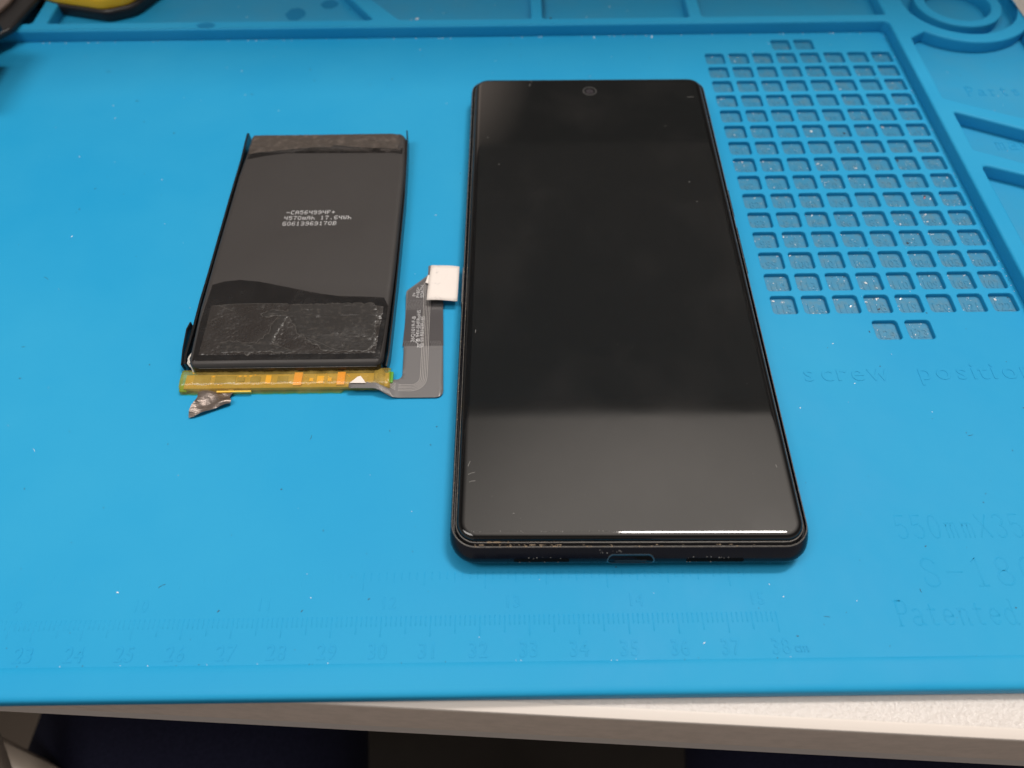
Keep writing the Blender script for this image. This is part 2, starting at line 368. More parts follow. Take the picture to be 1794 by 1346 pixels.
# stroke letters with serifs (single moulded ridges)
def arc(cx, cy, rx, ry, a0, a1, n=12):
    return [(cx+rx*math.cos(math.radians(a0+(a1-a0)*i/n)), cy+ry*math.sin(math.radians(a0+(a1-a0)*i/n))) for i in range(n+1)]
G = {
 'S': [[(5.2, 8.2)]+arc(3, 7.6, 2.1, 2.4, 30, 180)+[(1.6, 6.2), (4.4, 4.2)]+arc(3, 2.4, 2.3, 2.4, 20, -160)+[(0.7, 3.0)]],
 '-': [[(0.5, 5), (5.5, 5)]],
 '1': [[(1.4, 8.6), (3, 10), (3, 0)], [(1.4, 0), (4.6, 0)]],
 '8': [arc(3, 7.6, 1.9, 2.4, 90, 450, 18), arc(3, 2.7, 2.4, 2.6, 90, 450, 18)],
 '0': [arc(3, 5, 2.2, 5, 90, 450, 20)],
 '5': [[(5, 10), (1.3, 10), (0.9, 5.6)]+arc(2.9, 3.1, 2.3, 3.1, 120, -150)],
 '3': [arc(2.9, 7.6, 2.0, 2.4, 150, -80), arc(2.9, 2.6, 2.3, 2.6, 85, -150)],
 'X': [[(0.5, 10), (5.5, 0)], [(5.5, 10), (0.5, 0)]],
 'm': [[(0.5, 6.5), (1.0, 6.5), (1.0, 0)], [(1, 5)]+arc(2, 5.2, 1.0, 1.3, 170, 0, 6)+[(3, 0)], [(3, 5)]+arc(4.1, 5.2, 1.0, 1.3, 170, 0, 6)+[(5.1, 0)]],
 'P': [[(0.6, 0), (2.4, 0)], [(1.5, 0), (1.5, 10)], [(0.6, 10), (3.6, 10)]+arc(3.5, 7.4, 1.9, 2.6, 90, -90, 10)+[(1.5, 4.8)]],
 'a': [arc(2.8, 4.9, 1.7, 1.7, 150, 0, 8)+[(4.5, 0.6), (5.4, 0.2)], arc(2.7, 1.9, 1.9, 1.7, 60, 330, 12)],
 't': [[(2.4, 8.6), (2.4, 1.2)]+arc(3.5, 1.2, 1.1, 1.0, 180, 320, 6), [(1.0, 6.4), (4.4, 6.4)]],
 'e': [[(1.0, 3.5), (4.9, 3.5)]+arc(2.95, 3.3, 1.95, 3.1, 5, 320, 16)],
 'n': [[(0.8, 6.5), (1.5, 6.3), (1.5, 0)], [(1.5, 5)]+arc(3, 4.9, 1.5, 1.6, 160, 0, 8)+[(4.5, 0), (5.2, 0)]],
 'd': [arc(2.7, 3.2, 1.9, 3.2, 40, 330, 14), [(3.8, 10), (4.6, 10), (4.6, 0.4), (5.4, 0)]],
 'r': [[(0.8, 6.5), (1.9, 6.4), (1.9, 0)], [(1.0, 0), (3.0, 0)], [(1.9, 4.6)]+arc(3.4, 4.8, 1.5, 1.6, 170, 50, 7)],
 's': [[(4.6, 5.4)]+arc(2.9, 4.9, 1.6, 1.5, 30, 200, 8)+[(3.9, 2.9)]+arc(2.9, 1.7, 1.8, 1.6, 30, -150, 8)],
 'g': [arc(2.8, 4.2, 1.8, 2.3, 0, 360, 16), [(4.6, 6.4), (4.6, -1.0)]+arc(2.8, -1.0, 1.8, 1.8, 0, -150, 8)],
 'i': [[(1.6, 6.4), (2.8, 6.4), (2.8, 0)], [(1.5, 0), (4.1, 0)], [(2.8, 8.6), (2.8, 9.2)]],
 'c': [arc(3, 3.2, 2.0, 3.1, 45, 315, 14)],
 'u': [[(0.9, 6.4), (1.5, 6.4), (1.5, 1.6)]+arc(2.9, 1.7, 1.4, 1.6, 180, 320, 7), [(4.6, 6.4), (4.6, 0)]],
}
def strokes(word, x, y, w, h, adv, lw, z=0.0, hh=0.06):
    bm = bmesh.new()
    for i, ch in enumerate(word):
        for s in G.get(ch, []):
            ridge(bm, [(x+i*adv+px/6*w, y+py/10*h, z) for px, py in s], lw, hh)
    build('moulded_lettering', bm, M['silicone'], mat_o)
strokes("550mmX350mm", 109.5, 17.4, 2.9, 5.2, 3.55, 0.34)
strokes('S-180', 112.0, 6.9, 3.9, 6.0, 5.15, 0.38)
strokes('Patented', 104.0, -1.0, 2.9, 5.0, 3.12, 0.34)
strokes('Parts', 178.6, 170.3, 3.0, 4.6, 3.75, 0.42, 0.06, 0.2)
strokes('magnetic', 178.2, 143.0, 3.3, 5.4, 3.85, 0.42, 0.06, 0.2)
bm = bmesh.new()
for num, (x, y) in cells.items():
    add_mesh(bm, text_mesh(str(num), 3.9, (x+CW*0.53, y-CH*0.80, FLOOR-0.01), 0, 0.07, 0.06, 'CENTER', 0.82, 1.0))
build('pocket_numerals', bm, M['floor_dirty'], mat_o)
bm = bmesh.new()
for cx, cy, rx, ry, z in ((-51.3, 224.0, 3.6, 4.2, 0.1), (-80.0, 211.0, 3.2, 1.7, RIM+0.05), (-39.5, 230.5, 3.2, 3.0, 0.1)):
    if z > 1: cy = 210.2
    bm = bmesh.new(); vs = [bm.verts.new((cx+rx*math.cos(a/12*math.pi)*(1+0.08*math.sin(a*1.7)), cy+ry*math.sin(a/12*math.pi)*(1+0.06*math.cos(a*2.3)), z)) for a in range(24)]
    bm.faces.new(vs); build('damp_stain', bm, M['stain'], mat_o)

# ------------------------------------------------------------------ phone
PH = empty('smartphone', 'black smartphone lying face up with scuffed frame and blank screen', 'phone', (51.0, 13.2, 0.0), -0.0103)
def ring(d, z, r0=5.7, n=10, hx=37.4, y0=0.0, y1=158.7):
    r = max(r0-d, 0.4); y0 = y0-1.7+1.7*min(1, max(0, (z-4.0)/2.4))**1.6
    return [(x, y, z) for x, y in rrect(-hx+d, hx-d, y0+d, y1-d, r, n)]
bm = bmesh.new()
loft(bm, [ring(d, z) for d, z in ((4.0, 0.25), (2.4, 0.45), (1.2, 1.1), (0.5, 2.0), (0.12, 3.1), (0.0, 4.2), (0.05, 5.2), (0.2, 6.1), (0.42, 6.62))], 0, cap0=True)
loft(bm, [ring(d, z) for d, z in ((0.42, 6.62), (0.50, 6.72), (0.66, 6.74))], 1)
loft(bm, [ring(d, z) for d, z in ((0.66, 6.74), (0.76, 6.55), (0.8, 5.9), (1.35, 5.8))], 0)
build('frame', bm, [M['frame'], M['rim']], PH, 60)
bm = bmesh.new()
loft(bm, [ring(d, z) for d, z in ((1.22, 5.7), (1.24, 6.75), (1.34, 6.95))], 0)
loft(bm, [ring(d, z) for d, z in ((1.34, 6.95), (1.50, 6.98))], 1)
loft(bm, [ring(d, z) for d, z in ((1.50, 6.98), (1.58, 6.8), (1.60, 6.2), (4.0, 6.1))], 0, cap1=True)
build('screen_surround', bm, [M['gasket'], M['rim']], PH, 60)
bm = bmesh.new()
gl = [(1.66, 6.3), (1.62, 7.2), (1.67, 7.5), (1.80, 7.78), (2.0, 7.98), (2.28, 8.12), (2.6, 8.21), (2.95, 8.25), (3.3, 8.26)]
Vg = loft(bm, [ring(d, z) for d, z in gl], 0)
bm.faces.new(Vg[-1]).material_index = 0
build('cover_glass', bm, M['glass'], PH, 60)
# display panel seen through the glass, laid just on its face
bm = bmesh.new()
add_mesh(bm, plate(rrect(-34.0, 34.0, 3.2, 155.2, 1.7, 8), [circ(0.25, 150.3, 2.25, 40)], 8.255, 8.275, 0.0, 0))
build('display', bm, M['display'], PH)
fc = bmesh.new()
add_mesh(fc, plate(circ(0.25, 150.3, 2.2, 40), [circ(0.25, 150.3, 1.75, 40)], 8.26, 8.29, 0.0, 0), 0)
add_mesh(fc, plate(circ(0.25, 150.1, 1.3, 32), [], 8.26, 8.30, 0.0, 0), 1)
build('front_camera', fc, [M['lens_ring'], M['lens']], PH)
# openings in the bottom edge
def edge_d(z):                              # outward position of the frame surface at height z
    T = [(0.25, 4.0), (0.45, 2.4), (1.1, 1.2), (2.0, 0.5), (3.1, 0.12), (4.2, 0.0), (5.2, 0.05), (6.1, 0.2), (6.62, 0.42)]
    for (z0, d0), (z1, d1) in zip(T, T[1:]):
        if z0 <= z <= z1: return d0+(d1-d0)*(z-z0)/(z1-z0)-1.7+1.7*min(1, max(0, (z-4.0)/2.4))**1.6
    return 0
def edge_caps(bm, x0, x1, zc, h, off, mi=0, inner=None):
    def lp(x0, x1, h, off):
        r = h/2
        P = rrect(x0, x1, zc-h/2, zc+h/2, r*0.98, 6)
        return [(x, edge_d(z)-off, z) for x, z in P]
    o = lp(x0, x1, h, off)
    if inner is None:
        f = bm.faces.new([bm.verts.new(p) for p in o]); f.material_index = mi
    else:
        i_ = lp(x0+inner, x1-inner, h-2*inner, off); i2 = lp(x0+inner, x1-inner, h-2*inner, off-0.12)
        loft(bm, [o, i_, i2], mi)
for x0, x1 in ((-24.0, -12.6), (11.4, 23.2)):
    bm = bmesh.new(); edge_caps(bm, x0, x1, 4.5, 0.85, 0.03, 0)
    build('speaker_slot', bm, M['slot'], PH)
bm = bmesh.new()
edge_caps(bm, -4.9, 4.9, 4.4, 2.6, 0.05, 1, inner=0.26); edge_caps(bm, -4.7, 4.7, 4.4, 2.1, 0.03, 0)
pt = build('charging_port', bm, [M['slot'], M['steel']], PH)
bm = bmesh.new(); edge_caps(bm, -3.3, 3.3, 4.4, 0.6, 0.06, 0); build('port_tongue', bm, M['gasket'], pt)
for z0 in (1,):
    for x0, x1, s_ in ((-24.2, -12.8, 1), (11.5, 20, 1), (-6.5, -2.0, 2)):
        bm = bmesh.new()
        for k in range(12):
            x = random.uniform(x0, x1); z = 4.05+random.uniform(-0.08, 0.08) if s_ == 1 else 6.0+random.uniform(-.25, .25)
            if s_ == 1 and random.random() < 0.35: z = 5.1+random.uniform(-.2, .2)
            bmesh.ops.create_icosphere(bm, subdivisions=1, radius=random.uniform(0.06, 0.15), matrix=Matrix.Translation((x, edge_d(z), z)))
        build('scuff', bm, M['scuff'], PH)
for y0, y1 in ((97, 108), (76, 93)):        # side keys on the right edge
    bm = bmesh.new(); box(bm, 36.6, 37.75, y0, y1, 3.3, 5.4, 0.3); build('side_key', bm, M['frame'], PH)
bm = bmesh.new(); add_mesh(bm, plate(rrect(-9, 9, 1.15, 1.55, 0.18, 3), [], 0, 0.05, 0)); bm.transform(Matrix.Translation((0, 0, 0)))
bm.free()
bm = bmesh.new(); box(bm, -8, 8, 156.85, 157.35, 6.9, 7.02, 0.0); build('earpiece_slit', bm, M['slot'], PH)
# dirt stuck along the frame
bm = bmesh.new()
for k in range(90):
    x = random.choice([random.uniform(-32, -14), random.uniform(-32, 33)]); d = random.choice([1.05, 1.45, 0.62])
    bmesh.ops.create_icosphere(bm, subdivisions=1, radius=random.uniform(0.05, 0.14), matrix=Matrix.Translation((x, d, 6.78 if d < 1 else 6.5+0.4*(d > 1.2))) @ Matrix.Diagonal((random.uniform(1, 3), 1, 0.6, 1)))
for k in range(16):
    x = -28.2+random.gauss(0, 0.9)*(1 if k < 10 else 2.5)
    bmesh.ops.create_icosphere(bm, subdivisions=1, radius=random.uniform(0.08, 0.17), matrix=Matrix.Translation((x, 1.45, 6.95)) @ Matrix.Diagonal((1.8, 1, 0.7, 1)))
for k in range(80):
    y = random.uniform(3, 156); sx_ = random.choice([-1, -1, 1]); d = random.choice([1.45, 0.6])
    bmesh.ops.create_icosphere(bm, subdivisions=1, radius=random.uniform(0.04, 0.10), matrix=Matrix.Translation((sx_*(37.4-d), y, 6.78 if d < 1 else 6.95)) @ Matrix.Diagonal((1, random.uniform(1, 3), 0.6, 1)))
tag(build('grime', bm, M['grime'], PH), kind='stuff')
# marks on the glass
bm = bmesh.new()
for x, y, l, a in ((-18.6, 153.6, 1.4, 80), (-18.2, 155.6, 1.0, 110), (31.5, 147.0, 2.0, 5), (-33.0, 16.5, 1.5, 20), (-32.8, 14.6, 1.3, 12), (-33.6, 18.8, 1.2, 70),
                   (-31.5, 128, .4, 0), (-28, 116, .4, 50), (22, 133, .4, 0), (26, 108, .4, 20), (27, 100, .3, 0), (32.6, 18.0, 0.7, 100), (-24, 7.2, .3, 0), (-33.2, 55, .9, 85)):
    a = math.radians(a)
    ridge(bm, [(x-l/2*math.cos(a), y-l/2*math.sin(a), 8.28), (x, y+0.1, 8.28), (x+l/2*math.cos(a), y+l/2*math.sin(a), 8.28)], 0.14, 0.02)
for k in range(60):
    x = random.uniform(-33, 33); y = random.uniform(4, 155)
    bmesh.ops.create_icosphere(bm, subdivisions=1, radius=random.uniform(0.03, 0.07), matrix=Matrix.Translation((x, y, 8.29)))
for k in range(70):
    x = random.uniform(-33, 33)
    bmesh.ops.create_icosphere(bm, subdivisions=1, radius=random.uniform(0.03, 0.08), matrix=Matrix.Translation((x, 3.25+random.uniform(-.1, .1), 8.28)) @ Matrix.Diagonal((2, 1, 0.4, 1)))
build('scratch', bm, M['scuff'], PH)

# ------------------------------------------------------------------ battery pack
BT = empty('phone_battery', 'removed black phone battery with torn tape and white printed text', 'battery', (-28, 104, 0), 0)
def B(p, z=None): return (p[0]+28, p[1]-104) if z is None else (p[0]+28, p[1]-104, z)
def hz(x, y):                               # pillow height of the top face
    z = 5.2
    z -= 0.10*math.exp(-((y-84.5-2.2*math.sin((x+50)/14))/3.0)**2)
    z += 0.30*math.exp(-(((x+15.5)/5.5)**2+((y-72.5)/3.6)**2))-0.12*math.exp(-(((x+15.5)/8.5)**2+((y-72.5)/6)**2))
    z += 0.05*math.sin(x*0.17+1)*math.sin(y*0.11)
    return z
# top outline follows the slightly skewed pouch
NX, NY = 90, 150
XL = lambda y: -52.6+ (0.9*max(0, (80-y))/18 if y < 80 else 0)+(1.0*max(0, y-130)/18)
XR = lambda y: -3.6-0.7*(1-(y-61)/30 if y < 91 else 0)-(0.8*max(0, y-130)/18)
Yb, Yt = 61.6, 148.4
bm = bmesh.new(); gv = {}
def corner(u, v):                           # squash the grid into a rounded rectangle
    y = Yb+(Yt-Yb)*v; x0, x1 = XL(y), XR(y); w = x1-x0; rr = 3.0
    dt = min(Yt-y, y-Yb)
    ins = rr-math.sqrt(max(0, rr*rr-(rr-dt)**2)) if dt < rr else 0
    if y < 80: ins *= 0.6
    x = x0+ins+(w-2*ins)*u
    dx = min(x-(x0+ins), (x1-ins)-x); d = min(dx, dt); e_ = 1.5
    z = hz(x, y)
    if d < e_: z -= 1.1*(1-math.sqrt(max(0, 1-((e_-d)/e_)**2)))
    return x, y, z
for i in range(NX+1):
    u = 0.5-0.5*math.cos(math.pi*i/NX); u = 0.35*u+0.65*(i/NX)
    for j in range(NY+1):
        v = j/NY; v = 0.4*(0.5-0.5*math.cos(math.pi*v))+0.6*v
        x, y, z = corner(u, v); gv[i, j] = bm.verts.new(B((x, y), z))
for i in range(NX):
    for j in range(NY):
        f = bm.faces.new((gv[i, j], gv[i+1, j], gv[i+1, j+1], gv[i, j+1])); f.smooth = True
rimv = [gv[i, 0] for i in range(NX+1)]+[gv[NX, j] for j in range(1, NY+1)]+[gv[i, NY] for i in range(NX-1, -1, -1)]+[gv[0, j] for j in range(NY-1, 0, -1)]
cen = Vector((0, 0, 0)); prev = rimv
for dz, gr in ((3.2, 1.004), (1.2, 1.006), (0.5, 0.985)):
    cur = [bm.verts.new((v.co.x*gr, v.co.y*gr, dz)) for v in rimv]
    for k in range(len(cur)):
        a, b = k, (k+1) % len(cur)
        f = bm.faces.new((prev[b], prev[a], cur[a], cur[b])); f.material_index = 1; f.smooth = True
    prev = cur
bm.faces.new(prev[::-1]).material_index = 1
build('cell_pouch', bm, [M['batt'], M['batt_side']], BT)
def drape(outline, lift, name, m, step=0.8, parent=BT, edge=None, jit=0.0):
    """thin sheet lying on the pouch: triangulated outline draped over the top face"""
    me = plate(outline, [], 0, 0.01, 0, 0)
    b = bmesh.new(); b.from_mesh(me); bpy.data.meshes.remove(me)
    top = [f for f in b.faces if f.normal.z > 0.5]
    bot = [f for f in b.faces if f.normal.z < 0.5]
    bmesh.ops.delete(b, geom=bot, context='FACES')
    xs = [p[0] for p in outline]; ys = [p[1] for p in outline]
    v = min(xs)+step
    while v < max(xs):
        bmesh.ops.bisect_plane(b, geom=b.verts[:]+b.edges[:]+b.faces[:], plane_co=(v, 0, 0), plane_no=(1, 0, 0)); v += step
    v = min(ys)+step
    while v < max(ys):
        bmesh.ops.bisect_plane(b, geom=b.verts[:]+b.edges[:]+b.faces[:], plane_co=(0, v, 0), plane_no=(0, 1, 0)); v += step
    for w in b.verts:
        x, y = w.co.x, w.co.y
        y_ = min(max(y, Yb), Yt); xl, xr = XL(y_), XR(y_); d = min(x-xl, xr-x, y-Yb, Yt-y)
        z = hz(x, y)
        if d < 1.5: z -= 1.1*(1-math.sqrt(max(0, 1-((1.5-max(d, 0))/1.5)**2)))
        on_b = w.is_boundary
        w.co = Vector(B((x, y), z+lift*(0.5 if on_b else 1)+random.uniform(-jit, jit)))
    for f in b.faces: f.smooth = True
    o = build(name, b, m, parent)
    return o
def ragged(pts, amp, step=0.7, sm=0):
    res = []
    for i in range(len(pts)):
        a = Vector(pts[i]); b = Vector(pts[(i+1) % len(pts)]); n = max(1, int((b-a).length/step)); nrm = Vector((-(b-a).y, (b-a).x)).normalized() if (b-a).length else Vector((0, 0))
        for k in range(n):
            p = a+(b-a)*k/n+nrm*random.uniform(-amp, amp)*(0 if k == 0 else 1); res.append((p.x, p.y))
    return res
low = [(-50.6, 62.9), (-5.0, 62.9), (-4.6, 70), (-4.3, 79.5), (-5.6, 82.3), (-9, 82.6), (-13.4, 82.8), (-18, 83.1), (-22.4, 83.9), (-28, 85.4), (-34.7, 87.2), (-39, 88.3), (-44, 88.9), (-48, 88.4), (-50.9, 87.3), (-51.3, 75)]
drape(low, 0.05, 'wrap_film', M['film'])
inner_low = [(-49.4, 64.6), (-6.2, 64.6), (-5.4, 79.2), (-9, 79.9), (-30, 80.4), (-44, 80.6), (-49.6, 80.0)]
M['film2'] = mat('smoky_black_film', (0.026, 0.0225, 0.021), 0.25, 0.6, bump=[(120, 1.0, 1.1), (600, 0.6, 0.12)], rvar=(120, 0.18, 0.36))
drape(ragged(inner_low, 0.08), 0.10, 'wrap_film', M['film2'])
res1 = [(-44.9, 68.1), (-43.0, 68.8), (-40.1, 68.4), (-35.8, 68.1), (-33.4, 70.9), (-32.4, 75.1), (-31.6, 76.6), (-35.1, 76.2), (-36.6, 77.3), (-33.6, 78.6), (-29.6, 77.8), (-29.3, 80.0), (-18, 80.3), (-8.0, 80.2), (-6.6, 77.8), (-7.0, 72), (-6.0, 67), (-8.4, 65.2), (-18.4, 65.3), (-20.2, 66.6), (-23.0, 68.6), (-25.9, 70.6), (-28.2, 74.8), (-29.2, 76.2), (-30.9, 71.2), (-31.8, 67.7), (-27.7, 66.0), (-25.0, 65.2), (-27.4, 64.7), (-33.5, 65.4), (-36.6, 65.0), (-37.2, 64.1), (-38.9, 65.4), (-44.2, 65.0)]
rg = ragged(res1, 0.28, 0.6)
drape(rg, 0.17, 'tape_residue', M['residue'], 0.6, jit=0.006)
bm = bmesh.new()
seg = []
for i, p in enumerate(rg+rg[:1]):
    seg.append(B(p, hz(*p)+0.12))
    if random.random() < 0.16 or len(seg) > 14:
        if len(seg) > 2: ridge(bm, seg, 0.16, 0.07)
        seg = seg[-1:] if random.random() < 0.6 else []
for path in ([(-23.5, 69.5), (-20, 67.8), (-17.5, 66.4), (-15.5, 65.6)], [(-49.4, 80.0), (-45, 80.5), (-38, 80.6), (-30, 80.4)], [(-47.5, 80.1), (-44.5, 78.6), (-43.2, 78.1)]):
    ridge(bm, [B(p, hz(*p)+0.14) for p in path], 0.14, 0.06)
build('torn_edge', bm, M['edge_lint'], BT)
tops = [(-52.0, 147.6), (-48, 148.3), (-9, 148.3), (-6.4, 147.0), (-5.9, 143), (-6.5, 140.4), (-10, 140.9), (-16.2, 141.2), (-20, 141.6), (-23.3, 142.3), (-26, 142.6), (-27, 141.5), (-30.1, 141.7), (-34, 141.4), (-37.0, 141.0), (-42, 140.4), (-45.6, 139.9), (-48, 139.7), (-51.0, 138.9), (-51.9, 143)]
tg = ragged(tops, 0.14, 0.8)
drape([(-51.6, 139.5), (-51.2, 136.7), (-46, 138.2), (-40, 139.3), (-33, 141.2), (-12, 141.0), (-8, 138.9), (-5.0, 138.3), (-4.9, 141)], 0.05, 'wrap_film', M['film'])
drape(tg, 0.20, 'end_tape', M['old_tape'], 0.8, jit=0.03)
bm = bmesh.new()
low_e = [p for p in tg if p[1] < 143 and -50 < p[0] < -7]; low_e.sort(key=lambda p: p[0])
for k in range(0, len(low_e)-4, 5):
    if random.random() < 0.75: ridge(bm, [B(p, hz(*p)+0.17) for p in low_e[k:k+5]], 0.16, 0.06)
build('torn_edge', bm, M['edge_lint'], BT)
# upright adhesive strips along both long sides
def strip(pts, h, name, m=M['batt_side'], t=0.35):
    b = bmesh.new(); rings = []
    for i, (x, y, z0, z1, lean) in enumerate(pts):
        rings.append([B((x, y), z0), B((x+t, y), z0), B((x+t+lean, y), z1), B((x+lean, y), z1)])
    loft(b, rings, 0, True, True); return build(name, b, m, BT, 30)
strip([(-53.4, 63.2, .3, 3.6, 0), (-53.7, 66, .3, 3.8, 0), (-53.6, 74, .3, 3.9, 0), (-54.2, 84, .3, 3.6, .2), (-53.7, 92, .3, 4.2, .1), (-53.7, 120, .3, 4.3, 0), (-53.6, 138, .3, 4.4, 0), (-53.7, 146, .3, 4.6, -.1), (-53.6, 149.5, .3, 4.8, -.1)], 4, 'side_tape', t=0.6)
strip([(-3.9, 62.5, .3, 2.6, 0), (-3.5, 66, .3, 3.2, 0), (-3.3, 90, .3, 3.8, 0), (-3.4, 120, .3, 4.0, 0), (-3.9, 138, .3, 4.4, 0), (-4.4, 147, .3, 4.8, .1), (-4.6, 149.6, .3, 5.0, .1)], 4, 'side_tape')
strip([(-54.5, 63.6, .2, 2.6, 0), (-55.0, 68, .2, 2.9, -.1), (-55.5, 74.5, .2, 3.0, -.1), (-55.2, 76.5, .3, 3.3, .2)], 4, 'side_tape')
# end face ledge
bm = bmesh.new()
for p in ((-49, 61.45, 3.95), (-30, 61.4, 3.98), (-5, 61.45, 3.95)): pass
ridge(bm, [B((-49.0, 61.5), 3.95), B((-30, 61.45), 3.98), B((-5.8, 61.5), 3.95)], 0.16, 0.08)
build('end_seam', bm, M['rim'], BT)
# torn clear scraps on the lower left corner
bm = bmesh.new()
for path in ([(-51.4, 66.8, 4.2), (-52.2, 64.9, 4.0), (-52.4, 63.5, 3.4), (-51.8, 62.8, 3.1), (-50.5, 62.4, 3.9), (-49.3, 62.5, 4.4)], [(-52.0, 63.4, 3.6), (-51.0, 62.0, 3.2), (-50.9, 61.2, 2.2)], [(-52.3, 64.5, 4.0), (-51.7, 63.2, 3.9), (-51.2, 63.4, 4.3)]):
    ridge(bm, [B(p[:2], p[2]) for p in path], 0.42, 0.10)
build('tape_scrap', bm, M['clear'], BT)
# printed text, dot matrix letters
F5 = {'-': '00000 00000 00000 11111 00000 00000 00000', 'C': '01111 10000 10000 10000 10000 10000 01111', 'A': '01110 10001 10001 11111 10001 10001 10001',
 '5': '11111 10000 11110 00001 00001 10001 01110', '6': '01111 10000 10000 11110 10001 10001 01110', '4': '10001 10001 10001 11111 00001 00001 00001',
 '9': '01110 10001 10001 01111 00001 00001 11110', 'F': '11111 10000 10000 11110 10000 10000 10000', '+': '00000 00100 00100 11111 00100 00100 00000',
 '7': '11111 00001 00010 00100 00100 00100 00100', '0': '01110 10001 10001 10001 10001 10001 01110', 'm': '00000 00000 11011 10101 10101 10101 10101',
 'h': '10000 10000 10000 11110 10001 10001 10001', '1': '00100 01100 00100 00100 00100 00100 01110', '.': '00000 00000 00000 00000 00000 00100 00100',
 'W': '10001 10001 10001 10101 10101 10101 01010', 'G': '01111 10000 10000 10111 10001 10001 01111', '3': '11110 00001 00001 01110 00001 00001 11110',
 'B': '11110 10001 10001 11110 10001 10001 11110', ' ': '00000 '*7}
bm = bmesh.new()
def dots(s, x, y, cw, ch, adv):
    cw *= 0.9
    for i, c_ in enumerate(s):
        rows = F5[c_].split()
        for r in range(7):
            for k in range(5):
                if r < len(rows) and rows[r][k] == '1':
                    px = x+i*adv+k*cw/5; py = y-r*ch/7; q = cw/5*0.95; h_ = ch/7*0.98
                    vs = []
                    for a, b in ((0, 0), (q, 0), (q, -h_), (0, -h_)):
                        X, Y = px+a, py+b; vs.append(bm.verts.new(B((X, Y), hz(X, Y)+0.03)))
                    f = bm.faces.new(vs[::-1])
dots('-CA564994F+', -35.7, 114.55, 1.02, 1.45, 1.27)
dots('4570mAh 17.64Wh', -36.0, 112.35, 1.02, 1.45, 1.27)
dots('G0613969170B', -36.1, 110.15, 1.02, 1.45, 1.27)
build('printed_text', bm, M['ink'], BT)
# protection board under amber tape
bm = bmesh.new(); box(bm, -52.6+28, -3.0+28, 57.0-104, 61.0-104, 0.7, 1.9, 0.15); pc = build('circuit_board', bm, M['pcb'], BT)
def pad(x, y, w, h, m, name='solder_pad', z=1.9, t=0.28):
    b = bmesh.new(); box(b, x-w/2+28, x+w/2+28, y-h/2-104, y+h/2-104, z, z+t, 0.06); return build(name, b, m, pc)
pad(-32.3, 59.3, 1.3, 2.4, M['gold']); pad(-21.8, 59.1, 0.9, 0.9, M['gold']); pad(-19.6, 59.1, 1.6, 2.1, M['gold']); pad(-17.3, 59.1, 0.9, 1.0, M['gold'])
pad(-25.0, 59.2, 2.0, 3.7, M['copper'], 'copper_strip', 1.95, 0.5); pad(-14.5, 59.2, 1.9, 3.7, M['copper'], 'copper_strip', 1.95, 0.5)
for x, w, h, mm_ in ((-35.5, 2.4, 1.6, 'comp'), (-28.8, 2.6, 1.6, 'comp'), (-42.8, 5.0, 2.2, 'comp'), (-48.5, 4.0, 2.6, 'comp'), (-39, 1.8, 1.2, 'comp')): pad(x, 59.4, w, h, M[mm_], 'chip')
bm = bmesh.new()
for k in range(46):
    x = random.choice([random.uniform(-52.4, -44), random.uniform(-52, -34), random.uniform(-24, -12)]); y = 57.7+random.choice([0.2, 0.9, 2.4, 2.9])+random.uniform(-.2, .2)
    bmesh.ops.create_icosphere(bm, subdivisions=1, radius=random.uniform(0.1, 0.22), matrix=Matrix.Translation(B((x, y), 2.0)))
for k in range(9): box(bm, -47.5+k*1.3+28, -46.9+k*1.3+28, 60.2-104, 60.6-104, 1.9, 2.05)
build('solder_dot', bm, M['gold'], pc)
bm = bmesh.new()
kx = [(-53.6+i*0.63) for i in range(82)]
rings = []
for i, x in enumerate(kx):
    w = 0.10*math.sin(i*0.9)+0.07*math.sin(i*2.3); lo = 56.2 if x < -14 else 56.8
    pr = [(62.0+0.1*w, 1.7), (61.9, 2.55+w), (60.6, 2.75+w*0.6), (58.6, 2.66-w), (57.3, 2.35+w*.5), (56.7, 1.5), (lo+0.1+w*.5, 0.35)]
    rings.append([B((x if k not in (5, 6) else x, y), z) for k, (y, z) in enumerate(pr)])
VV = [[bm.verts.new(p) for p in r] for r in rings]
for a, b in zip(VV, VV[1:]):
    for k in range(len(a)-1):
        f = bm.faces.new((a[k], a[k+1], b[k+1], b[k])); f.smooth = True
bm.faces.new(VV[0][::-1]); bm.faces.new(VV[-1])
build('amber_tape', bm, M['kapton'], BT)
bm = bmesh.new(); box(bm, -44.5+28, -36.2+28, 56.15-104, 56.55-104, 1.0, 1.5); build('yellow_strip', bm, M['gold'], BT)
bm = bmesh.new()
f = bm.faces.new([bm.verts.new(B(p, 2.82)) for p in ((-12.1, 57.5), (-8.2, 57.4), (-9.0, 58.6), (-9.7, 59.5), (-10.4, 59.3))]); build('white_scrap', bm, M['white_tape'], BT)
M['green_tab'] = mat('green_board_edge', (0.10, 0.36, 0.03), 0.35)
bm = bmesh.new(); box(bm, -53.9+28, -52.0+28, 56.6-104, 58.6-104, 0.6, 1.3, 0.3); build('board_edge', bm, M['green_tab'], BT); bm = bmesh.new(); box(bm, -3.4+28, -2.0+28, 58.3-104, 61.6-104, 0.6, 1.6, 0.3)
build('board_edge', bm, M['green_tab'], BT)
